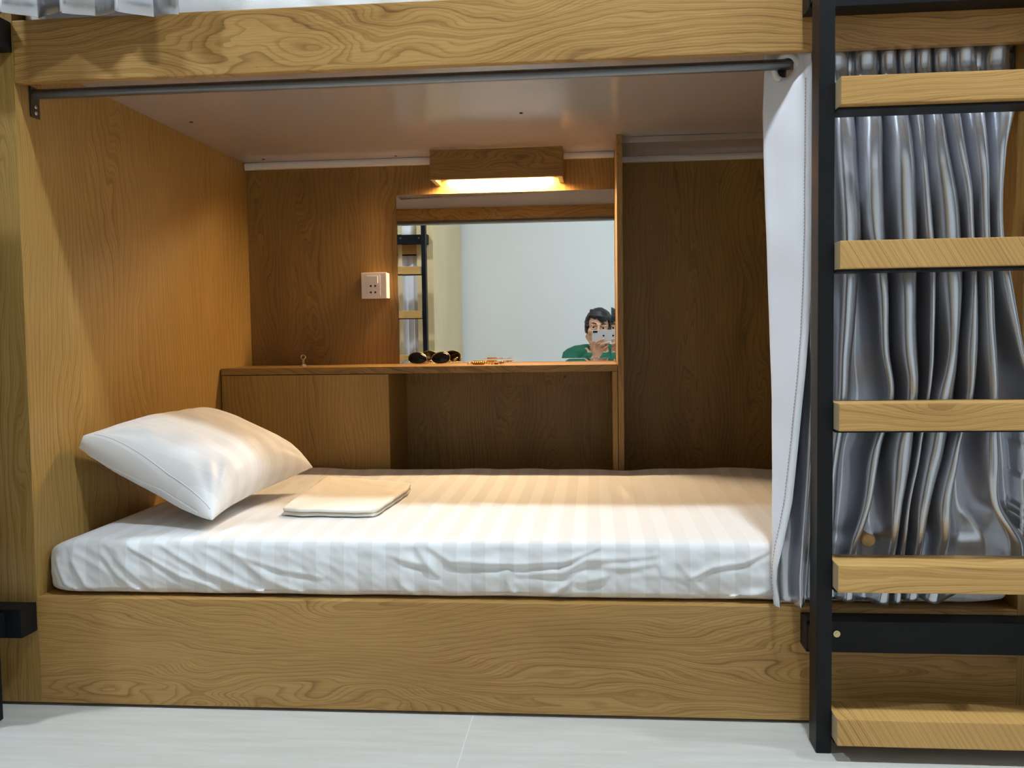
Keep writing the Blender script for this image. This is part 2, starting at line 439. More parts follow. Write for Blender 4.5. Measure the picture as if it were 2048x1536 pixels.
# ------------------------------------------------------------------ socket
sk = thing('power_socket', (-.671, 1.125, .826), 'ivory wall socket box with rocker switch left of the mirror', 'socket')
sx0, sx1, sz0, sz1, sy = -.711, -.6315, .826, .906, 1.103
obj('back_box', bx(sx0 + .001, sx1 - .001, sy + .009, YB - .001, sz0 + .001, sz1 - .001, .002), MT['plastic'], sk)
pl = obj('face_plate', bx(sx0, sx1, sy, sy + .0088, sz0, sz1, .003), MT['plastic'], sk)
px0 = sx0 + .0165
obj('insert', bx(px0, px0 + .043, sy - .0014, sy - .0001, sz0 + .008, sz1 - .008, .0006), MT['plastic'], pl)
obj('rocker_switch', bx(px0 + .003, px0 + .036, sy - .0042, sy - .0015, sz1 - .034, sz1 - .011, .0012), MT['plastic'], sk)
for zz in (sz0 + .019, sz0 + .0385):
    for s in (-1, 1):
        hb = bmesh.new(); cx = px0 + .0205 + s * .0078
        a = [hb.verts.new((cx + s * dx, sy - .0018, zz + dz)) for dx, dz in ((-.0035, -.0035), (-.001, -.003), (.0022, -.0014), (.0032, 0), (.0022, .0014), (-.001, .003), (-.0035, .0035))]
        b_ = [hb.verts.new((v.co.x, sy - .0012, v.co.z)) for v in a]
        hb.faces.new(a); hb.faces.new(b_[::-1])
        for k in range(7): hb.faces.new((a[k], a[(k + 1) % 7], b_[(k + 1) % 7], b_[k]))
        obj('socket_hole', hb, MT['blackhole'], sk)

# ------------------------------------------------------------------ curtain rods
def rod(name, z, label):
    r = thing(name, (0, .055, z), label, 'curtain rod', 'steel curtain rods')
    obj('pole', cyl((XL + .004, .055, z), (XR - .004, .055, z), .0095, 20), MT['steel'], r, smooth=False)
    for s, xx in ((1, XL), (-1, XR)):
        xa, xb = sorted((xx + s * .0006, xx + s * .004))
        b = bx(xa, xb, .043, .071, z - .045, z + .0135, .0008)
        k = obj('bracket', b, MT['darksteel'], r)
        for dz in (-.036, -.024):
            obj('screw', ball((xx + s * .0048, .057, z + dz), .0042, sub=2, sc=(.5, 1, 1)), MT['chrome'], k)
    return r
ZR = 1.1905
rod('curtain_rod', ZR, 'steel curtain rod under the top rail of the lower berth')
rod('curtain_rod', 2.28, 'steel curtain rod of the upper berth near the ceiling')

# ------------------------------------------------------------------ folded curtain of the lower berth
ROWS = [
 (1.225, [(0.41, 0.453), (0.463, 0.502), (0.507, 0.535), (0.539, 0.566), (0.568, 0.594), (0.598, 0.627), (0.634, 0.668), (0.688, 0.724)]),
 (1.162, [(0.41, 0.453), (0.463, 0.502), (0.507, 0.535), (0.539, 0.566), (0.568, 0.594), (0.598, 0.627), (0.634, 0.671), (0.683, 0.726)]),
 (1.09, [(0.411, 0.458), (0.463, 0.503), (0.509, 0.547), (0.551, 0.572), (0.575, 0.604), (0.608, 0.634), (0.640, 0.676), (0.684, 0.728)]),
 (1.018, [(0.411, 0.461), (0.463, 0.503), (0.511, 0.555), (0.556, 0.575), (0.577, 0.614), (0.617, 0.642), (0.645, 0.679), (0.682, 0.710)]),
 (0.891, [(0.415, 0.465), (0.466, 0.506), (0.517, 0.558), (0.561, 0.583), (0.586, 0.631), (0.633, 0.651), (0.654, 0.679), (0.681, 0.700)]),
 (0.796, [(0.415, 0.461), (0.48, 0.509), (0.519, 0.559), (0.572, 0.588), (0.59, 0.634), (0.639, 0.656), (0.659, 0.684), (0.688, 0.714)]),
 (0.675, [(0.412, 0.451), (0.489, 0.512), (0.523, 0.56), (0.572, 0.587), (0.601, 0.628), (0.633, 0.659), (0.663, 0.69), (0.715, 0.734)]),
 (0.596, [(0.409, 0.445), (0.498, 0.519), (0.53, 0.559), (0.567, 0.578), (0.583, 0.621), (0.631, 0.65), (0.666, 0.693), (0.738, 0.757)]),
 (0.5, [(0.401, 0.431), (0.469, 0.496), (0.509, 0.55), (0.553, 0.564), (0.567, 0.606), (0.609, 0.631), (0.663, 0.697), (0.748, 0.767)]),
 (0.411, [(0.392, 0.422), (0.459, 0.483), (0.507, 0.535), (0.537, 0.546), (0.552, 0.582), (0.588, 0.618), (0.671, 0.699), (0.755, 0.773)]),
 (0.331, [(0.384, 0.414), (0.438, 0.459), (0.505, 0.526), (0.529, 0.54), (0.55, 0.57), (0.588, 0.613), (0.7, 0.737), (0.762, 0.779)]),
 (0.222, [(0.376, 0.406), (0.432, 0.454), (0.488, 0.514), (0.521, 0.535), (0.541, 0.563), (0.571, 0.597), (0.697, 0.734), (0.762, 0.782)]),
]
FE = [(1.225, .386), (1.169, .384), (.938, .381), (.817, .378), (.712, .373), (.624, .365), (.518, .356), (.411, .345), (.339, .330), (.293, .319), (.266, .318), (.222, .325)]
FF = [(1.225, .317), (1.184, .316), (1.105, .3115), (.902, .314), (.731, .318), (.586, .320), (.449, .318), (.365, .315), (.274, .3135), (.222, .318)]
def smooth_interp(tab, z):
    return sum(w_ * interp(tab, z + d_) for d_, w_ in ((-.05, .15), (-.025, .2), (0, .3), (.025, .2), (.05, .15)))
def interp(tab, z):
    if z >= tab[0][0]: return tab[0][1]
    for (za, a), (zb, b) in zip(tab, tab[1:]):
        if za >= z >= zb:
            t = (za - z) / (za - zb)
            return a + (b - a) * t
    return tab[-1][1]
def row_at(z):
    if z >= ROWS[0][0]: return ROWS[0][1]
    n = len(ROWS)
    for i in range(n - 1):
        za, zb = ROWS[i][0], ROWS[i + 1][0]
        if za >= z >= zb:
            t = (za - z) / (za - zb)
            Q = [ROWS[max(0, i - 1)], ROWS[i], ROWS[i + 1], ROWS[min(n - 1, i + 2)]]
            def h(k, e):
                p0, p1, p2, p3 = (q[1][k][e] for q in Q); z0, z1, z2, z3 = (q[0] for q in Q)
                m1 = (p2 - p0) / (z2 - z0) * (z2 - z1); m2 = (p3 - p1) / (z3 - z1) * (z2 - z1)
                return (2 * t ** 3 - 3 * t * t + 1) * p1 + (t ** 3 - 2 * t * t + t) * m1 + (3 * t * t - 2 * t ** 3) * p2 + (t ** 3 - t * t) * m2
            out = []
            for k in range(len(ROWS[i][1])):
                a, b = h(k, 0), h(k, 1)
                out.append((a, max(b, a + .006)))
            return out
    return ROWS[-1][1]
def catmull(P, n):
    out = []
    for i in range(len(P) - 1):
        p0, p1, p2, p3 = P[max(i - 1, 0)], P[i], P[i + 1], P[min(i + 2, len(P) - 1)]
        for k in range(n):
            t = k / n
            out.append(.5 * ((2 * p1) + (p2 - p0) * t + (2 * p0 - 5 * p1 + 4 * p2 - p3) * t * t + (3 * p1 - p0 - 3 * p2 + p3) * t ** 3))
    out.append(P[-1].copy()); return out
CY = [(1.225, .038), (1.17, .038), (1.10, .020), (.95, .002), (.7, -.004), (.45, -.010), (.36, -.016), (.33, -.020), (.222, -.022)]
CA = [(1.225, .021), (1.17, .021), (1.1, .036), (.95, .04), (.7, .042), (.45, .040), (.36, .032), (.33, .024), (.222, .014)]
def curtain_profile(z):
    cy, ca = (smooth_interp(CY, z), smooth_interp(CA, z)) if z < 1.12 and z > .3 else (interp(CY, z), interp(CA, z))
    pts = []
    e, f = interp(FE, z), interp(FF, z)
    # flap: hem -> fold -> back behind
    fy = interp([(1.225, .078), (1.17, .074), (1.1, .060), (.9, .045), (.6, .025), (.45, .006), (.34, -.010), (.222, -.012)], z)
    ey = interp([(1.225, .022), (1.19, .020), (1.15, -.004), (.9, -.018), (.5, -.026), (.3, -.030), (.222, -.028)], z)
    by = interp([(1.225, .090), (1.1, .080), (.9, .062), (.6, .045), (.45, .020), (.34, .004), (.222, .003)], z)
    w = (e - f)
    pts += [Vector((e, ey, z)), Vector((f + w * .62, ey + (fy - ey) * .34, z)), Vector((f + w * .25, ey + (fy - ey) * .78, z)), Vector((f, fy + .3 * (by - fy), z)),
            Vector((f + .010, by, z)), Vector((f + .03, by - .002, z))]
    R = row_at(z)
    for i, (l, r) in enumerate(R):
        wd = r - l
        amp = ca * min(1.0, .55 + wd / .07)
        side = .2 + .15 * min(1, max(0, (z - 1.1) / .08))
        jit = .005 * noise.noise(Vector((i * 3.1, z * 4.0, 1.7)))
        if i == 0:
            kk = min(1, max(0, (.85 - z) / .3))
            xa_ = f + .03; xb_ = l - .004
            pts.append(Vector((xa_ + (xb_ - xa_) * .25, min(by, cy + amp * .5), z)))
            pts.append(Vector((xa_ + (xb_ - xa_) * .55, cy + amp * (.3 - .75 * kk), z)))
            pts.append(Vector((l - .006, cy + amp * .45, z)))
        else:
            pr = R[i - 1][1]; gap = l - pr
            vy = cy + ca * (.95 + min(.5, gap * 6))
            vy = min(vy, interp([(1.225, .085), (.45, .06), (.345, .012), (.222, .004)], z))
            pts.append(Vector((pr + gap * .28, vy - .003, z))); pts.append(Vector((pr + gap * .72, vy, z)))
            pts.append(Vector((l + .001, cy - amp * side, z)))
        pts.append(Vector((l + wd * .3, cy - amp * (.80 + 6 * jit), z)))
        pts.append(Vector((l + wd * .7, cy - amp * (.78 - 6 * jit), z)))
        pts.append(Vector((r - .001, cy - amp * (side - .08), z)))
    P = catmull(pts, 5)
    ymin = interp([(1.225, .0205), (1.19, .0195), (1.17, -.005), (1.1, -.05), (.222, -.06)], z)
    ymax = interp([(1.225, .044), (1.17, .044), (1.13, .08), (.45, .08), (.36, .02), (.335, .008), (.222, .005)], z)
    for p in P:
        big = noise.noise(Vector((p.x * 9, z * 5.5, 4.2)))
        cr = noise.noise(Vector((p.x * 30, z * 11 + p.x * 12, 9.2)))
        k = min(1, max(0, (1.16 - z) / .1))
        p.y += k * (.006 * big + .0035 * cr)
        p.x += k * .0025 * noise.noise(Vector((p.x * 14, z * 9, 14.2))) * (1 if p.x > .4 else 0)
        p.y = max(p.y, ymin)
        if p.x > .405: p.y = min(p.y, ymax)
        elif z < .46: p.y = min(p.y, ymax)
        if p.x > XR - .003 and p.y > -.004: p.x = XR - .003 if z > .72 else p.x; p.y = p.y if z > .72 else -.006
    return P
ct = thing('privacy_curtain', (.53, 0, .222), 'silver satin privacy curtain bunched behind the ladder, white lining flap turned out', 'curtain')
def sheet_mesh(profile, zs, hem_wave=None):
    bm = bmesh.new(); rows = []
    for z in zs:
        rows.append([bm.verts.new(p) for p in profile(z)])
    for a, b in zip(rows, rows[1:]):
        for k in range(len(a) - 1): bm.faces.new((a[k], b[k], b[k + 1], a[k + 1]))
    return bm
zs = [1.225 - (1.225 - .222) * i / 130 for i in range(131)]
cbm = sheet_mesh(curtain_profile, zs)
hole = [f for f in cbm.faces if f.calc_center_median().x < .40 and f.calc_center_median().y < .080 and (f.calc_center_median() - Vector((.350, .051, ZR - .008))).length < .0205]
bmesh.ops.delete(cbm, geom=hole, context='FACES')
for v in cbm.verts:                       # the lower edge is not level
    k = max(0.0, (.42 - v.co.z) / .2) ** 1.5
    v.co.z += k * (.030 * max(0, min(1, (v.co.x - .60) / .1)) + .010 * (1 + noise.noise(Vector((v.co.x * 22, 0, 3.3)))) * (1 if v.co.x > .37 else 0))
cl = obj('cloth', cbm, [MT['satin'], MT['lining']], ct, smooth=True, recalc=False)
def thicken(o, th):
    m = o.modifiers.new('thickness', 'SOLIDIFY'); m.thickness = th; m.offset = 0; m.material_offset = 1; m.material_offset_rim = 0
thicken(cl, .0016)
# hem strip with stitches along the flap's edge
hb = bmesh.new(); prev = None
for z in zs:
    P = curtain_profile(z); a = P[0]; b = P[1] + (P[2] - P[1]) * .4
    nrm = Vector((-(b - a).y, (b - a).x, 0)); nrm.normalize(); nrm = nrm if nrm.y < 0 else -nrm
    w = .0145; d = (b - a).normalized()
    row = [hb.verts.new(a + nrm * .0016 - d * .001), hb.verts.new(a + d * w * .5 + nrm * .0026), hb.verts.new(a + d * w + nrm * .0014)]
    if prev:
        for k in range(2): hb.faces.new((prev[k], row[k], row[k + 1], prev[k + 1]))
    prev = row
hem = obj('hem', hb, MT['lining'], ct, 'stitched hem strip of the flap', True)
thicken(hem, .0006)
sb = bmesh.new()
for k in range(150):
    z = 1.15 - k * .0061
    P = curtain_profile(z); a = P[0]; d = (P[2] - P[0]).normalized()
    nrm = Vector((-d.y, d.x, 0)); nrm = nrm if nrm.y < 0 else -nrm
    c = a + d * .0140 + nrm * .0030
    tube([c + Vector((0, 0, .0019)), c - Vector((0, 0, .0019))], .0006, 5, sb)
obj('stitching', sb, plain('stitch_thread', lin(150, 148, 152), .7), hem)
# eyelets: the one in the flap and one at every fold
def torus(c, nrm, R, r, bm=None, n=28, flat=1.0):
    nrm = Vector(nrm).normalized(); a = nrm.orthogonal().normalized(); b = nrm.cross(a)
    return tube([Vector(c) + (a * math.cos(t) + b * math.sin(t)) * R for t in [2 * PI * k / n for k in range(n)]], r, 12, bm, closed=True)
obj('eyelet', torus((.3475, .0485, ZR - .008), (-.62, -.78, 0), .0225, .0058), MT['trunk'], ct, 'white plastic eyelet ring', True)
# generic folded curtain
def wavy_curtain(name, label, xa, xb, yc, amp, z0, z1, lam, group, seed, zres=24, lift=0):
    r = thing(name, ((xa + xb) / 2, yc, z0), label, 'curtain', group)
    n = int((xb - xa) / lam * 34)
    def prof(z):
        out = []
        t = (z1 - z) / (z1 - z0)
        for k in range(n + 1):
            s = k / n
            x = xa + (xb - xa) * s
            ph = 2 * PI * s * (xb - xa) / lam + 1.3 * noise.noise(Vector((s * 4, seed, 0)))
            a = amp * (.75 + .5 * noise.noise(Vector((s * 6, z * .8, seed))))
            edge = min(1, (1 - s) * 9, s * 9 + .2)
            y = yc - a * edge * math.sin(ph) * (.55 + .45 * t)
            x += .25 * lam * math.sin(2 * ph) * .45 * edge + .012 * t * noise.noise(Vector((s * 5, z * 2, seed + 3)))
            out.append(Vector((x, y, z + lift * (1 - s) * t)))
        return out
    zz = [z1 - (z1 - z0) * i / zres for i in range(zres + 1)]
    o = obj('cloth', sheet_mesh(prof, zz), [MT['satin'], MT['lining']], r, smooth=True, recalc=False)
    thicken(o, .0015)
    return r
up = wavy_curtain('privacy_curtain', 'silver satin curtain of upper berth hanging over the top rail, upper left', -1.105, -.742, -.034, .024, 1.297, 2.265, .115, 'silver privacy curtains', 3.3, lift=.016)

# ------------------------------------------------------------------ mattress with fitted sheet
CR = [[(-1.071, 0.286), (-1.05, 0.23), (-1.028, 0.217)], [(-1.054, 0.29), (-1.037, 0.239), (-1.008, 0.218)], [(-1.021, 0.29), (-0.994, 0.237), (-0.96, 0.212)], [(-0.959, 0.297), (-0.922, 0.25), (-0.879, 0.216)], [(-0.94, 0.3), (-0.878, 0.241), (-0.831, 0.21)], [(-0.901, 0.31), (-0.797, 0.254), (-0.744, 0.236), (-0.7, 0.209)], [(-0.836, 0.313), (-0.771, 0.276), (-0.74, 0.261), (-0.624, 0.213)], [(-0.691, 0.302), (-0.63, 0.25), (-0.577, 0.229), (-0.543, 0.211)], [(-0.685, 0.296), (-0.598, 0.269), (-0.517, 0.254)], [(-0.312, 0.313), (-0.272, 0.287), (-0.169, 0.285)], [(-0.272, 0.287), (-0.147, 0.283), (-0.056, 0.289), (0.006, 0.315)], [(-0.147, 0.264), (-0.063, 0.267), (-0.016, 0.293), (0.053, 0.296), (0.11, 0.3)], [(-0.016, 0.282), (0.06, 0.279), (0.11, 0.287)], [(-0.093, 0.219), (-0.049, 0.249)], [(-0.027, 0.249), (0.02, 0.261)], [(0.163, 0.255), (0.212, 0.281), (0.269, 0.29), (0.314, 0.31)], [(0.149, 0.287), (0.188, 0.244), (0.219, 0.215)], [(0.23, 0.215), (0.314, 0.238)], [(-0.369, 0.29), (-0.317, 0.279), (-0.299, 0.261)], [(-0.37, 0.245), (-0.337, 0.216)], [(0.11, 0.302), (0.12, 0.265)], [(-0.162, 0.24), (-0.151, 0.225)], [(-0.331, 0.302), (-0.299, 0.261)]]
TOPC = [[(-0.402, 0.511), (-0.346, 0.46), (-0.302, 0.418)], [(-0.302, 0.418), (-0.244, 0.388), (-0.194, 0.372)], [(0.064, 0.641), (0.082, 0.478)], [(-0.404, 0.446), (-0.323, 0.264)]]
def seg_d(p, a, b):
    ax, ay = a; bx_, by_ = b
    dx, dy = bx_ - ax, by_ - ay; L2 = dx * dx + dy * dy
    t = max(0, min(1, ((p[0] - ax) * dx + (p[1] - ay) * dy) / L2)) if L2 else 0
    ex, ey = p[0] - ax - dx * t, p[1] - ay - dy * t
    side = dx * ey - dy * ex
    return math.hypot(ex, ey), (1 if side > 0 else -1)
def crease(p, lines, w):
    s = 0
    for q, ln in enumerate(lines):
        if not (min(c[0] for c in ln) - .03 < p[0] < max(c[0] for c in ln) + .03): continue
        L = [math.dist(a, b) for a, b in zip(ln, ln[1:])]; tot = sum(L); acc = 0; best = None
        for a, b, l in zip(ln, ln[1:], L):
            d, sd = seg_d(p, a, b)
            t = acc + min(l, math.dist(p, a)); acc += l
            if best is None or d < best[0]: best = (d, sd, t / tot)
        d, sd, t = best
        fade = max(0, math.sin(PI * min(1, max(0, .06 + .88 * t)))) ** .7
        ww = w * (.55 + .6 * fade) * (.8 + .4 * ((q * 7) % 5) / 4)
        g = math.exp(-(d / (ww * (1.7 if sd > 0 else .8))) ** 2) - .5 * (math.exp(-((d - 2.2 * ww) / (1.5 * ww)) ** 2) if sd < 0 else 0)
        s += g * fade * (.7 + .6 * ((q * 3) % 4) / 3)
    return max(-1, min(1.5, s))
def drag(x, z):
    # slanting tension folds running down from the upper left, level ones further right
    k = min(1, max(0, (-.35 - x) / .25))
    al, ac = x * .89 - z * .45, x * .45 + z * .89
    a = 1 - abs(noise.noise(Vector((al * 9, ac * 42, 1.0)))) * 2.2
    b = 1 - abs(noise.noise(Vector((x * 11, z * 34, 6.0)))) * 2.2
    return .0016 * (k * a + (1 - k) * .8 * b)
ZM = .3255
def bed_rise(x, y):
    und = .0035 * noise.noise(Vector((x * 3.2, y * 3.2, 7.0))) + .0012 * noise.noise(Vector((x * 12, y * 9, 3.0)))
    back = .012 * max(0, (y - .74) / .13) ** 2 * (1 + .8 * noise.noise(Vector((x * 7, 0, 11.0))))
    return und + back
mt_ = rounded_box(XL + .003, XR - .008, .021, .872, ZB + .0006, ZM, .013, .003, .016, .0034)
for v in mt_.verts:
    x, y, z = v.co
    t = (z - ZB) / (ZM - ZB)
    # left end slopes, right bottom corner rounds up
    d = max(0, (XL + .085 - x) / .085)
    if t > .3: v.co.z -= .030 * d ** 2 * (t - .3) / .7
    if t < .25: v.co.z += .010 * d ** 3 * (1 - t / .25) + .012 * max(0, (x - (XR - .09)) / .09) ** 2 * (1 - t / .25)
    if y < .05:
        f = (1 - (y - .021) / .029)
        bul = .006 * math.sin(PI * min(1, max(0, t)))
        cr = (crease((x, z), CR, .0040) * .0036 + drag(x, z))  * min(1, max(0, (.99 - t) * 8))
        und = .0025 * noise.noise(Vector((x * 14, z * 20, 2.0))) + .0012 * noise.noise(Vector((x * 60 + z * 40, z * 60, 5.0)))
        corner = .03 * max(0, (XL + .05 - x) / .05) ** 2
        v.co.y += f * (-bul - cr - und * min(1, max(0, (1 - t) * 6)) + corner)
        v.co.y = max(v.co.y, .0082)
        # bottom hem of the sheet lifts a little here and there
        if t < .12: v.co.z += f * .003 * (1 + noise.noise(Vector((x * 9, 3.0, 1.0))))
    if z > ZM - .02:
        und = .0035 * noise.noise(Vector((x * 3.2, y * 3.2, 7.0))) + .0012 * noise.noise(Vector((x * 12, y * 9, 3.0)))
        back = .012 * max(0, (y - .74) / .13) ** 2 * (1 + .8 * noise.noise(Vector((x * 7, 0, 11.0))))
        cr = crease((x, y), TOPC, .008) * .0028
        v.co.z += (und + back + cr) * min(1, max(0, (y - .02) / .06)) * (1 if t > .9 else 0) * (1 - d)
mat_o = recentre(obj('mattress', mt_, MT['sheet'], smooth=True))
tag(mat_o, 'white striped sheet-covered mattress on the lower berth', 'mattress')
um = rounded_box(XL + .004, XR - .006, .024, .9, 1.3006, 1.43, .02, .012, .05, .01)
for v in um.verts:
    if v.co.y < .06: v.co.y = max(.0195, v.co.y - .004 * noise.noise(Vector((v.co.x * 22 + v.co.z * 26, v.co.z * 14, 1.0))) - .003)
um = recentre(obj('mattress', um, MT['sheet_plain'], smooth=True))
tag(um, 'white mattress of the upper berth showing above the top rail', 'mattress')

# ------------------------------------------------------------------ pillow
A, B, Cc, D = Vector((-1.062, .135, .500)), Vector((-.762, .085, .350)), Vector((-.706, .560, .385)), Vector((-1.045, .625, .500))
pb = bmesh.new(); nU, nV = 56, 56
def pill(u, v, s):
    P = A * (1 - u) * (1 - v) + B * u * (1 - v) + Cc * u * v + D * (1 - u) * v
    ea, eb = 2 * u - 1, 2 * v - 1
    # edges pull in between the corners
    pull = .026
    d1 = (B - A).normalized(); d2 = (D - A).normalized()
    P += d1 * (-ea) * pull * (1 - eb * eb) * abs(ea) ** 2 + d2 * (-eb) * pull * .9 * (1 - ea * ea) * abs(eb) ** 2
    n = Vector((.45, -.05, .89)).normalized()
    g_ = max(0, 1 - u * 1.7) * (1 if v < .5 else 0)
    th = ((1 - (.86 if ea < 0 else 1) * abs(ea) ** 2.6) * (1 - (1 - .16 * g_) * abs(eb) ** 2.6)) ** .46
    up_, dn = .094, .060
    P += n * th * (up_ if s > 0 else -dn)
    w = 1 - max(abs(ea), abs(eb)) ** 6
    P += n * s * w * (.004 * noise.noise(P * 9) + .0035 * noise.noise(Vector((P.x * 16 + P.y * 10, P.y * 16, P.z * 22))))
    r = math.hypot(ea, eb)
    # creases fanning out of the front corners
    for (cu, cv) in ((1, 0), (0, 0), (1, 1)):
        du, dv = u - cu, v - cv; rr = math.hypot(du, dv)
        ang = math.atan2(dv, du)
        P += n * s * .0045 * math.sin(ang * 17 + cu) * math.exp(-((rr - .2) / .13) ** 2) * w
    if P.z < ZM + .0015: P.z = ZM + .0015 + (.012 * max(0, P.z - ZM + .02))
    if P.x < XL + .004: P.x = XL + .004
    return P
top, bot = {}, {}
for i in range(nU + 1):
    for j in range(nV + 1):
        u, v = i / nU, j / nV
        u = .5 - .5 * math.cos(PI * u) if True else u
        v = .5 - .5 * math.cos(PI * v)
        top[i, j] = pb.verts.new(pill(u, v, 1))
        edge = i == nU or j == nV
        bot[i, j] = top[i, j] if edge else pb.verts.new(pill(u, v, -1))
for i in range(nU):
    for j in range(nV):
        for g, fl in ((top, 1), (bot, 0)):
            q = [g[i, j], g[i + 1, j], g[i + 1, j + 1], g[i, j + 1]]
            q = q if fl else q[::-1]
            if len(set(q)) == 4:
                try: pb.faces.new(q)
                except ValueError: pass
for j in range(nV):
    qq = []
    for vv in (top[0, j], top[0, j + 1], bot[0, j + 1], bot[0, j]):
        if vv not in qq: qq.append(vv)
    if len(qq) > 2: pb.faces.new(qq)
for i in range(nU):
    pb.faces.new((top[i, 0], top[i + 1, 0], bot[i + 1, 0], bot[i, 0])) if i + 1 < nU else pb.faces.new((top[i, 0], top[i + 1, 0], bot[i, 0]))
bmesh.ops.remove_doubles(pb, verts=pb.verts[:], dist=.0004)
pt = thing('pillow', (-.87, .35, ZM + .0015), 'white striped pillow leaning against the left side panel', 'pillow')
obj('pillowcase', pb, MT['pillow'], pt, smooth=True)
# seam piping following the underside of the front edge
sp = bmesh.new()
pts = []
for k in range(30):
    u = .05 + .9 * k / 29
    pts.append(pill(u, .012, 1) + Vector((0, -.0004, 0)))
tube(pts, .0010, 6, sp)
tube([pill(.06 + .82 * k / 29, .004, -1) + Vector((0, -.0004, 0)) for k in range(30)], .0009, 6, sp)
obj('seam', sp, MT['sheet_plain'], pt, smooth=True)

# ------------------------------------------------------------------ folded towel
q = [Vector((-.682, .235)), Vector((-.462, .212)), Vector((-.447, .565)), Vector((-.715, .70))]
tw = thing('towel', (-.575, .43, ZM + .003), 'folded cream cotton cloth lying flat on the mattress', 'towel')
def layer(z0, z1, ins, seed, roll):
    bm = bmesh.new(); n = 40; g = {}
    for s in (0, 1):
        for i in range(n + 1):
            for j in range(n + 1):
                u, v = ins + (1 - 2 * ins) * i / n, ins + (1 - 2 * ins) * j / n
                p = q[0] * (1 - u) * (1 - v) + q[1] * u * (1 - v) + q[2] * u * v + q[3] * (1 - u) * v
                e = min(i, n - i, j, n - j) / n
                rnd = min(1, e * 14); rnd = math.sqrt(1 - (1 - rnd) ** 2)
                base = .007 * noise.noise(Vector((p.x * 7, p.y * 6, 2.2))) + .002 * noise.noise(Vector((p.x * 26 + p.y * 9, p.y * 16, 4.2))) + .004 * max(0, v - .75) * 4 * max(0, noise.noise(Vector((p.x * 9, 1, 1))) + .3)
                zm = (z0 + z1) / 2; h = (z1 - z0) / 2
                z = zm + (h if s else -h) * rnd + (base * min(1, e * 6 + .15) if s or z0 > ZM + .005 else 0)
                eu, ev = abs(2 * u - 1), abs(2 * v - 1)
                cen = (q[0] + q[1] + q[2] + q[3]) / 4
                p = p + (cen - p) * .07 * (eu ** 8 * ev ** 8)
                p2 = p + Vector((.005 * noise.noise(Vector((v * 6, seed, 0))), .006 * noise.noise(Vector((u * 6, seed, 5)))))
                g[s, i, j] = bm.verts.new((p2.x, p2.y, z + bed_rise(p2.x, p2.y)))
        for i in range(n):
            for j in range(n):
                f = [g[s, i, j], g[s, i + 1, j], g[s, i + 1, j + 1], g[s, i, j + 1]]
                bm.faces.new(f if s else f[::-1])
    bmesh.ops.remove_doubles(bm, verts=bm.verts[:], dist=.0003)
    return bm
obj('lower_fold', layer(ZM + .0003, ZM + .0098, .001, 3, 0), MT['towel'], tw, smooth=True)
obj('upper_fold', layer(ZM + .0082, ZM + .0190, 0, 3, 1), MT['towel'], tw, smooth=True)

# ------------------------------------------------------------------ sunglasses (resting lenses-up on the brow bar)
sg = thing('sunglasses', (-.492, 1.04, ZS), 'aviator sunglasses with dark lenses and thin gold frame on the shelf', 'sunglasses')
tilt = Matrix.Rotation(-.30, 4, 'X')
G0 = Vector((-.492, 1.03, ZS + .0022))
def gp(x, z, y=0.0):
    return G0 + tilt @ Vector((x, y, z))
def lens_outline(s, n=36, k=1.0):
    out = []
    for i in range(n):
        a = 2 * PI * i / n
        ca, sa = math.cos(a), math.sin(a)
        x = .0275 * ca * k; z = .0205 * sa * k
        if sa < 0: z = -.0150 * abs(sa) ** .75 * k          # flat brow side at the bottom
        else: x += -.0045 * sa * (1 if s > 0 else -1) * -1    # drops outwards
        out.append((s * .0345 + x, .0165 + z))
    return out
for s in (-1, 1):
    ol = lens_outline(s); bm = bmesh.new()
    c0 = (s * .0345, .018)
    rings = []
    for kk in (1.0, .75, .5, .25):
        rings.append([bm.verts.new(gp(c0[0] + (x - c0[0]) * kk, c0[1] + (z - c0[1]) * kk, -.0035 * (1 - kk * kk) )) for x, z in ol])
    cen = bm.verts.new(gp(c0[0], c0[1], -.0035))
    for a, b in zip(rings, rings[1:]):
        for i in range(len(a)): bm.faces.new((a[i], a[(i + 1) % len(a)], b[(i + 1) % len(a)], b[i]))
    for i in range(len(rings[-1])): bm.faces.new((rings[-1][i], rings[-1][(i + 1) % len(rings[-1])], cen))
    lo = obj('lens', bm, MT['lens'], sg, smooth=True)
    md = lo.modifiers.new('t', 'SOLIDIFY'); md.thickness = .0014; md.offset = 1
    obj('rim', tube([gp(x, z) for x, z in lens_outline(s, 40, 1.02)], .0011, 8, closed=True), MT['frame'], sg, smooth=True)
    pts = [gp(s * .062, .010), gp(s * .0655, .011, .006), gp(s * .060, .011, .018), gp(s * .02, .010, .024 + .004 * s), gp(-s * .040, .013, .027 + .004 * s), gp(-s * .058, .022, .028 + .004 * s)]
    obj('temple', tube(pts, .0014, 8), MT['frame'], sg, smooth=True)
    obj('nose_pad', ball(gp(s * .0085, .017, .005), .004, sub=2, sc=(.4, .6, 1)), MT['plastic'], sg, smooth=True)
obj('bridge', tube([gp(-.0085, .012), gp(-.004, .0095, -.001), gp(.004, .0095, -.001), gp(.0085, .012)], .0012, 8), MT['frame'], sg, smooth=True)
obj('brow_bar', tube([gp(-.03, .0008), gp(0, .0026, -.001), gp(.03, .0008)], .0011, 8), MT['frame'], sg, smooth=True)

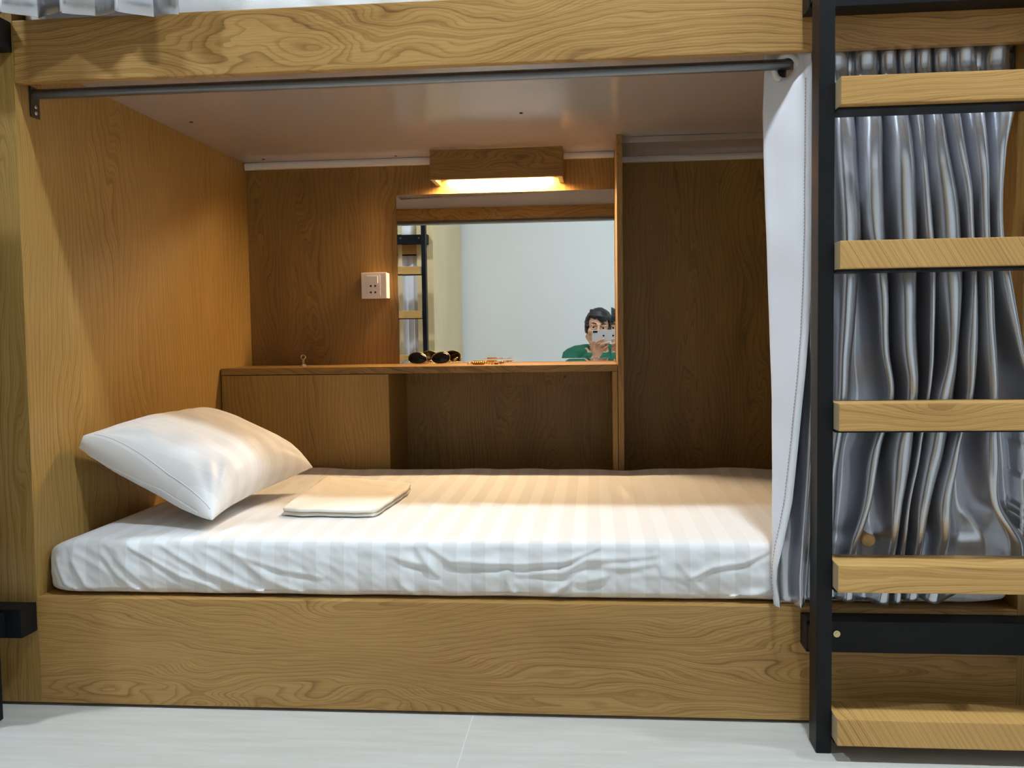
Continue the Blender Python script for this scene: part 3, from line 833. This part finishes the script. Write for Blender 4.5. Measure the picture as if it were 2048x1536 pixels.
# ------------------------------------------------------------------ bracelet
br = thing('bracelet', (-.315, .985, ZS), 'gold bracelet with chain links and beads beside the sunglasses', 'bracelet')
def bpath(t):
    return Vector((-.368 + .105 * t, .985 + .022 * math.sin(t * 7.5) + .008 * math.sin(t * 19), ZS + .0042 + .003 * abs(math.sin(t * 9))))
lk = bmesh.new()
for i in range(30):
    t = i / 29; p = bpath(t); d = (bpath(min(1, t + .02)) - bpath(max(0, t - .02))).normalized()
    nr = Vector((0, 0, 1)) if i % 2 else d.cross(Vector((0, 0, 1)))
    torus(p, nr, .0033, .0010, lk, 12)
obj('chain', lk, MT['gold'], br, smooth=True)
for k in range(6):
    obj('bead', ball(Vector((-.349 + .0058 * k, .962 + .002 * math.sin(k), ZS + .0062)), .0044, sub=2), MT['gold'], br, smooth=True)
wb = bx(-.352, -.318, .9695, .9765, ZS + .0008, ZS + .0125, .002)
obj('name_plate', wb, MT['gold'], br)
obj('clasp', tube([(-.272, .985, ZS + .003), (-.266, .98, ZS + .008), (-.262, .985, ZS + .006)], .0024, 8), MT['gold'], br, smooth=True)
obj('charm', ball(Vector((-.283, .972, ZS + .0045)), .0048, sub=2, sc=(1.6, .8, .8)), MT['brownbead'], br, smooth=True)

# ------------------------------------------------------------------ wooden peg poking out of the curtain
pg = tube([(.473, .045, .3455), (.473, -.02, .3455), (.473, -.036, .3455), (.473, -.043, .3455), (.473, -.0455, .3455)], [.009, .0095, .0115, .009, .003], 18)
pg = recentre(obj('wooden_peg', pg, MT['peg'], smooth=True))
tag(pg, 'round wooden peg end poking out between silver curtain folds', 'peg')

# ------------------------------------------------------------------ ladder
LX0, LX1 = .366, .806
TZ = (1.112, .854, .593, .329, .073)
def ladder():
    r = thing('bunk_ladder', ((LX0 + LX1) / 2, -.09, 0), 'black steel ladder with oak treads in front of the bunched silver curtain', 'ladder', 'bunk ladders')
    for xa in (LX0, LX1 - .0255):
        obj('upright', bx(xa, xa + .0255, -.117, -.067, .001, 2.1, .002), MT['black'], r)
    for z0, z1 in ((.150, .2055), (1.2535, 1.309)):
        b = obj('mounting_beam', bx(LX0 - .001, LX1 + .032, -.0495, -.0008, z0, z1, .0015), MT['black'], r)
        for xx in (LX0 + .05, LX1 - .05):
            s = disc((xx, -.0497, (z0 + z1) / 2 + .006), (0, -1, 0), .006, .003, 16); disc((xx, -.0526, (z0 + z1) / 2 + .006), (0, -1, 0), .0028, .001, 8, s)
            obj('bolt', s, MT['frame'], b, 'brass coloured bolt head')
        for xa in (LX0 + .001, LX1 - .0245):
            obj('spacer', bx(xa, xa + .0235, -.0668, -.0497, z0 + .006, z1 - .006, .001), MT['black'], r)
    for i, z in enumerate(TZ):
        m = MT['tread_y'] if i in (1, 4) else MT['tread_x']
        t_ = obj('tread', bx(LX0 + .0262, LX1 - .0262, -.150, -.073, z - .0445, z, .0015), [m, MT['edging']], r)
        for p in t_.data.polygons:
            if abs(p.normal.x) > .9: p.material_index = 1
        obj('tread_support', bx(LX0 + .0258, LX1 - .0258, -.132, -.078, z - .0488, z - .0448, .0008), MT['black'], r)
    return r
lad = ladder()
def move_copy(src, dx=0, dy=0, rz=0, loc=None):
    c = copy_tree(src)
    c.location = loc if loc else (src.location.x + dx, src.location.y + dy, src.location.z)
    c.rotation_euler.z = rz
    return c
l2 = move_copy(lad, dx=-PITCH); l2['label'] = 'black steel ladder of the neighbouring bunk at the left edge'
# the ladder across the corridor: right edge near the end of the opposite bunk
l3 = move_copy(lad, loc=(-.985 - (LX1 - LX0) / 2, YO + .09, 0), rz=PI); l3['label'] = 'black ladder with oak treads seen small in the mirror at left'
oc = wavy_curtain('privacy_curtain', 'silver satin curtain behind the reflected ladder, lower berth across the corridor', -1.9, -1.03, YO - .02, .022, .24, 1.19, .075, 'silver privacy curtains', 8.1)
oc.children[0].name = 'cloth'
# curtain is hung just inside its opening
om = rounded_box(-2.75, -1.07, YO - .9, YO - .024, 1.3006, 1.43, .02, .03, .06, .02)
om = recentre(obj('mattress', om, MT['sheet_plain'], smooth=True))
tag(om, 'white mattress of the upper berth reflected at the mirror top left', 'mattress')

# ------------------------------------------------------------------ ceiling lamps
for i, xx in enumerate((.34, -1.9, 2.58)):
    lab = ('round ceiling lamp over the corridor in front of the open berth', 'round ceiling lamp over the corridor at the left', 'round ceiling lamp over the corridor at the right')[i]
    t = thing('ceiling_lamp', (xx, -.66, zt - .03), lab, 'lamp', 'round ceiling lamps')
    obj('lamp_rim', torus((xx, -.66, zt - .0145), (0, 0, 1), .082, .013), MT['trunk'], t, smooth=True)
    obj('diffuser', disc((xx, -.66, zt - .001), (0, 0, -1), .069, .02, 32), MT['ceil_lamp'], t)

# ------------------------------------------------------------------ seated man holding the phone (seen in the mirror)
def chain(bm, pts, rs, sub=2):
    """overlapping balls along a polyline: one tapering limb once remeshed"""
    pts = [Vector(p) for p in pts]
    for (a, ra), (b, rb) in zip(zip(pts, rs), list(zip(pts, rs))[1:]):
        n = max(2, int((b - a).length / (min(ra, rb) * .35)) + 1)
        for k in range(n + 1):
            t = k / n
            ball(a + (b - a) * t, ra + (rb - ra) * t, bm, sub)
    return bm
def ell(bm, c, rx, ry, rz, sub=3, rot=None):
    m = Matrix.Translation(c) @ (rot or Matrix.Identity(4)) @ Matrix.Diagonal((rx, ry, rz, 1))
    bmesh.ops.create_icosphere(bm, subdivisions=sub, radius=1, matrix=m)
def fuse(bm, vox, smooth=4, fac=.5):
    """melts overlapping volumes into one continuous skin; returns a bmesh"""
    me = bpy.data.meshes.new('fuse'); bm.to_mesh(me); bm.free()
    o = bpy.data.objects.new('fuse', me); C.objects.link(o)
    m = o.modifiers.new('r', 'REMESH'); m.mode = 'VOXEL'; m.voxel_size = vox
    s = o.modifiers.new('s', 'SMOOTH'); s.factor = fac; s.iterations = smooth
    dg = bpy.context.evaluated_depsgraph_get()
    res = bpy.data.meshes.new_from_object(o.evaluated_get(dg))
    out = bmesh.new(); out.from_mesh(res)
    bpy.data.objects.remove(o); bpy.data.meshes.remove(me); bpy.data.meshes.remove(res)
    return out

per = thing('person', (.015, -1.99, 0), 'person in a green shirt and jeans sitting on the floor, holding a phone up', 'person')
Hc = Vector((.028, -1.955, .738))
HR = Matrix.Rotation(math.radians(6), 4, 'Y') @ Matrix.Rotation(math.radians(-3), 4, 'X')
def hp(x, y, z): return Hc + HR @ Vector((x, y, z))
SL, SR = Vector((-.150, -1.985, .552)), Vector((.186, -1.985, .552))
EL, WL = Vector((-.125, -1.80, .362)), Vector((.012, -1.694, .560))
ER, WR = Vector((.275, -1.86, .325)), Vector((.325, -1.70, .212))
HL, HRp = Vector((-.075, -1.985, .118)), Vector((.105, -1.985, .118))
KL, KR = Vector((-.33, -1.72, .135)), Vector((.36, -1.72, .135))
AL, AR = Vector((.05, -1.60, .062)), Vector((-.02, -1.69, .060))

b = bmesh.new()
# head
ell(b, hp(0, -.012, .022), .076, .094, .094, rot=HR)
ell(b, hp(0, .026, -.045), .058, .056, .073, rot=HR)
ball(hp(0, .058, -.098), .021, b); ball(hp(-.012, .054, -.096), .02, b); ball(hp(.012, .054, -.096), .02, b)
for s in (-1, 1):
    ball(hp(s * .036, .050, -.022), .031, b)
    chain(b, [hp(s * .012, .078, .026), hp(s * .045, .066, .024)], [.010, .010])
    chain(b, [hp(s * .056, -.005, -.06), hp(s * .030, .045, -.095)], [.022, .018])
    ell(b, hp(s * .0775, -.012, -.012), .010, .019, .031, rot=HR)
    ell(b, hp(s * .0315, .0735, .0165), .016, .008, .0065, rot=HR)
    ell(b, hp(s * .0315, .0735, -.003), .015, .0075, .005, rot=HR)
    ball(hp(s * .0105, .092, -.034), .0078, b)
chain(b, [hp(0, .078, .024), hp(0, .092, -.008), hp(0, .1035, -.030)], [.0075, .0085, .0105])
ell(b, hp(0, .077, -.058), .024, .010, .008, rot=HR); ell(b, hp(0, .075, -.070), .021, .010, .008, rot=HR)
# neck, trunk
chain(b, [hp(0, -.02, -.06), (.022, -1.985, .615), (.018, -1.995, .57)], [.055, .055, .062])
for s, S_ in ((-1, SL), (1, SR)):
    chain(b, [(.018, -1.992, .585), S_ + Vector((-s * .03, 0, .012)), S_], [.055, .055, .052])
for z, rx, ry in ((.55, .12, .085), (.48, .145, .10), (.40, .14, .10), (.32, .13, .098), (.24, .135, .10), (.17, .145, .108), (.125, .15, .11)):
    pass
TR = ((.55, .12, .085), (.48, .145, .10), (.40, .14, .10), (.32, .13, .098), (.24, .135, .10), (.17, .145, .108), (.125, .15, .11))
def trunk(bm, tab, h):
    for (za, xa, ya), (zb, xb, yb) in zip(tab, tab[1:]):
        n = 7
        for k in range(n):
            t = k / n; ell(bm, (.017, -1.995, za + (zb - za) * t), xa + (xb - xa) * t, ya + (yb - ya) * t, h)
trunk(b, TR, .07)
# arms
chain(b, [SL, (SL + EL) / 2 + Vector((-.006, 0, 0)), EL], [.050, .043, .036])
chain(b, [EL, EL + (WL - EL) * .3, WL], [.036, .037, .024])
chain(b, [SR, (SR + ER) / 2 + Vector((.006, 0, 0)), ER], [.050, .043, .036])
chain(b, [ER, ER + (WR - ER) * .3, WR], [.036, .037, .024])
# left hand round the lower edge of the phone
kn = [Vector(p) for p in ((.008, -1.671, .634), (.026, -1.674, .629), (.041, -1.679, .620), (.053, -1.685, .608))]
for p, r0_, r1_ in zip(kn, (.019, .020, .019, .018), (.0105, .0108, .0105, .0095)):
    chain(b, [WL, WL + (p - WL) * .5 + Vector((0, .002, 0)), p], [.021, r0_, r1_])
chain(b, [kn[0], (.014, -1.651, .648), (.036, -1.6425, .664), (.058, -1.6435, .669)], [.0102, .0092, .0084, .0074])
chain(b, [kn[1], (.042, -1.652, .637), (.072, -1.648, .646), (.094, -1.652, .6475)], [.0104, .0095, .0086, .0076])
chain(b, [kn[2], (.062, -1.660, .618), (.082, -1.662, .630), (.074, -1.677, .636)], [.0100, .0092, .0084, .0076])
chain(b, [kn[3], (.070, -1.674, .598), (.082, -1.680, .610), (.073, -1.691, .615)], [.0092, .0082, .0075, .0068])
chain(b, [(.004, -1.697, .585), (-.012, -1.690, .612), (-.006, -1.677, .640), (.014, -1.6705, .664)], [.0165, .0135, .0108, .0090])
# right hand resting on the knee
dirR = Vector((.05, .17, -.02)).normalized(); sideR = Vector((.95, -.28, 0)).normalized()
for i, (o_, ln) in enumerate(((-.027, .070), (-.009, .078), (.009, .073), (.026, .058))):
    k0 = WR + dirR * .082 + sideR * o_ + Vector((0, 0, -.002 - .003 * abs(i - 1)))
    chain(b, [WR, WR + dirR * .045 + sideR * o_ * .8, k0], [.022, .017, .0105])
    chain(b, [k0, k0 + dirR * ln * .45 + Vector((0, 0, -.006)) + sideR * o_ * .12, k0 + dirR * ln * .78 + Vector((0, 0, -.026)) + sideR * o_ * .15, k0 + dirR * ln * .9 + Vector((0, 0, -.044)) + sideR * o_ * .15], [.0102, .0093, .0085, .0076])
chain(b, [WR + dirR * .02 - sideR * .018, WR + dirR * .045 - sideR * .042 + Vector((0, 0, -.006)), WR + dirR * .075 - sideR * .052 + Vector((0, 0, -.016)), WR + dirR * .098 - sideR * .05 + Vector((0, 0, -.026))], [.017, .0135, .0110, .0092])
# legs and feet
for H_, K_, A_, s in ((HL, KL, AL, 1), (HRp, KR, AR, -1)):
    chain(b, [H_, (H_ + K_) / 2, K_], [.085, .07, .052]); chain(b, [K_, K_ + (A_ - K_) * .3, A_], [.052, .05, .036])
    f = Vector((s * .85, .5, 0)).normalized()
    tz = Vector((0, 0, -.024))
    chain(b, [A_, A_ + f * .06 + tz * .6, A_ + f * .13 + tz], [.036, .034, .026])
    chain(b, [A_, A_ - f * .035 + tz * .6], [.036, .032])
    pr = Vector((-f.y, f.x, 0))
    for k in range(5):
        t0 = A_ + f * .135 + tz * 1.1 + pr * (.030 - .015 * k)
        chain(b, [A_ + f * .09 + tz + pr * (.02 - .010 * k), t0, t0 + f * (.034 - .004 * k)], [.018, .0125 if k == 0 else .0098, .0115 if k == 0 else .0085])
body = obj('body', fuse(b, .0034, 3), MT['skin'], per, smooth=True)
# face details
for s in (-1, 1):
    e = obj('eye', ball(hp(s * .0315, .0660, .006), .0124, sub=3), MT['eyewhite'], per, smooth=True)
    obj('iris', ball(hp(s * .0315, .0752, .0056), .0074, sub=2, sc=(1, .55, 1)), MT['iris'], e, smooth=True)
    obj('eyebrow', tube([hp(s * .014, .0855, .029), hp(s * .030, .0835, .0345), hp(s * .049, .0705, .031)], [.0028, .0036, .0016], 8), MT['hair'], per, smooth=True)
lp = bmesh.new(); chain(lp, [hp(-.021, .080, -.062), hp(0, .088, -.060), hp(.021, .080, -.062)], [.003, .0052, .003]); chain(lp, [hp(-.018, .079, -.068), hp(0, .086, -.070), hp(.018, .079, -.068)], [.003, .0056, .003])
obj('mouth', fuse(lp, .0016, 3), MT['lip'], per, smooth=True)
# hair
h = bmesh.new(); rnd = random.Random(5)
for i in range(900):
    z = 1 - 2 * (i + .5) / 900; a = i * 2.39996
    d = Vector((math.sqrt(1 - z * z) * math.cos(a), math.sqrt(1 - z * z) * math.sin(a), z))
    x, y, zz = d.x * .079, -.012 + d.y * .097, .022 + d.z * .097
    front = y > .035
    ok = (zz > .070 if front else (zz > -.030 - (.045 if y < -.03 else 0) and not (y > .012 and zz < .03 and abs(x) < .066)))
    if ok:
        ball(hp(x, y, zz), .0135 + .004 * rnd.random(), h, 1)
for k in range(22):
    t = k / 21; x = -.058 + .116 * t
    low = .060 - .026 * math.exp(-((t - .62) / .22) ** 2) + .010 * rnd.random()
    yy = -.012 + .099 * math.sqrt(max(.05, 1 - (x / .079) ** 2 - .16))
    chain(h, [hp(x * .8 - .01, yy - .028, .108), hp(x, yy, .078), hp(x + .010 + .006 * rnd.random(), yy + .006, low)], [.012, .0095, .003], 1)
for s in (-1, 1):
    chain(h, [hp(s * .076, .016, .04), hp(s * .0735, .020, -.005), hp(s * .070, .022, -.024)], [.012, .008, .004], 1)
obj('hair', fuse(h, .003, 2), MT['hair'], per, smooth=True)
# shirt with sleeves to the elbow and an open neckline
s_ = bmesh.new()
for z, rx, ry in ((.545, .128, .095), (.48, .158, .115), (.40, .156, .118), (.32, .15, .118), (.25, .155, .122), (.20, .16, .125)):
    pass
trunk(s_, ((.545, .128, .095), (.48, .156, .113), (.40, .154, .116), (.32, .148, .115), (.25, .152, .119), (.20, .158, .123), (.18, .158, .123)), .06)
for s, S_ in ((-1, SL), (1, SR)):
    chain(s_, [(.018 + s * .045, -1.995, .582), S_ + Vector((-s * .03, 0, .014)), S_], [.056, .064, .061])
chain(s_, [SL, (SL + EL) / 2 + Vector((-.008, 0, -.004)), EL + (WL - EL) * .02, EL + (WL - EL) * .32], [.061, .056, .052, .047])
chain(s_, [SR, (SR + ER) / 2 + Vector((.008, 0, -.004)), ER, ER + (WR - ER) * .32], [.061, .056, .050, .046])
sm = fuse(s_, .0045, 4)
for v in sm.verts:
    p = v.co
    n_ = noise.noise(Vector((p.x * 18 + p.z * 12, p.y * 18, p.z * 30)))
    v.co += v.normal * (.005 * n_)
sh = obj('shirt', sm, MT['shirt'], per, smooth=True)
# neck band with a short buttoned placket
cb = bmesh.new(); ring = []
for k in range(28):
    a = 2 * PI * k / 28
    ring.append(Vector((.021 + .068 * math.cos(a), -1.983 + .064 * math.sin(a), .618 - .020 * max(0, math.sin(a)) ** 1.5)))
tube(ring, .0065, 8, cb, closed=True)
obj('collar', cb, MT['shirt'], sh, smooth=True)
# jeans
j = bmesh.new()
ell(j, (.016, -1.992, .128), .168, .125, .124); ell(j, (.016, -1.995, .185), .160, .122, .07)
for H_, K_, A_ in ((HL, KL, AL), (HRp, KR, AR)):
    chain(j, [H_, (H_ + K_) / 2, K_], [.100, .085, .066]); chain(j, [K_, K_ + (A_ - K_) * .35, A_ - (A_ - K_) * .10], [.066, .064, .052])
jm = fuse(j, .0055, 4)
for v in jm.verts:
    p = v.co; v.co += v.normal * .003 * noise.noise(p * 22)
    if v.co.z < .002: v.co.z = .002
obj('jeans', jm, MT['jeans'], per, smooth=True)
for v in body.data.vertices:
    if v.co.z < .002: v.co.z = .002

# the phone he photographs with: its lens is where the picture is taken from
ph = thing('phone', (.06, -1.656, .655), 'silver phone held sideways in front of the face', 'phone')
obj('phone_body', bx(-.0125, .131, -1.6602, -1.6526, .6552, .7262, .0024), MT['phone'], ph)
obj('screen', bx(-.0095, .128, -1.6606, -1.6603, .6582, .7232, 0), MT['phonedark'], ph, 'black glass screen')
cmb = bx(-.006, .0215, -1.6525, -1.6512, .7085, .7205, .0005)
cmo = obj('camera_bump', cmb, MT['phonedark'], ph, 'black camera bump')
for xx in (0, .0155):
    obj('camera_lens', disc((xx, -1.6511, .7145), (0, 1, 0), .0042, .0003, 18), MT['lens'], cmo)
lg = disc((.0585, -1.6525, .6895), (0, 1, 0), .0058, .0003, 20); ball((.0585, -1.6524, .6978), .0022, lg, 1, (.6, .12, 1))
obj('emblem', lg, MT['phonedark'], ph, 'small dark round emblem')

# ------------------------------------------------------------------ camera
cam = bpy.data.cameras.new('camera'); co = bpy.data.objects.new('camera', cam); C.objects.link(co)
R, U, Fb = Vector((0.99587, 0.089674, -0.014177)), Vector((0.009069, 0.05712, 0.998326)), Vector((0.090334, -0.994332, 0.056071))
M = Matrix((R, U, Fb)).transposed().to_4x4(); M.translation = Vector((0, -1.65, .7145))
co.matrix_world = M
cam.sensor_width = 36; cam.lens = 36 * 1817.4 / 2048; cam.clip_start = .005; cam.clip_end = 50
S = bpy.context.scene; S.camera = co
w = bpy.data.worlds.new('world'); S.world = w; w.use_nodes = True
w.node_tree.nodes['Background'].inputs[0].default_value = (.6, .7, .8, 1); w.node_tree.nodes['Background'].inputs[1].default_value = .02
S.view_settings.view_transform = 'Standard'; S.view_settings.look = 'None'; S.view_settings.exposure = 0; S.view_settings.gamma = 1
S.view_settings.use_curve_mapping = False
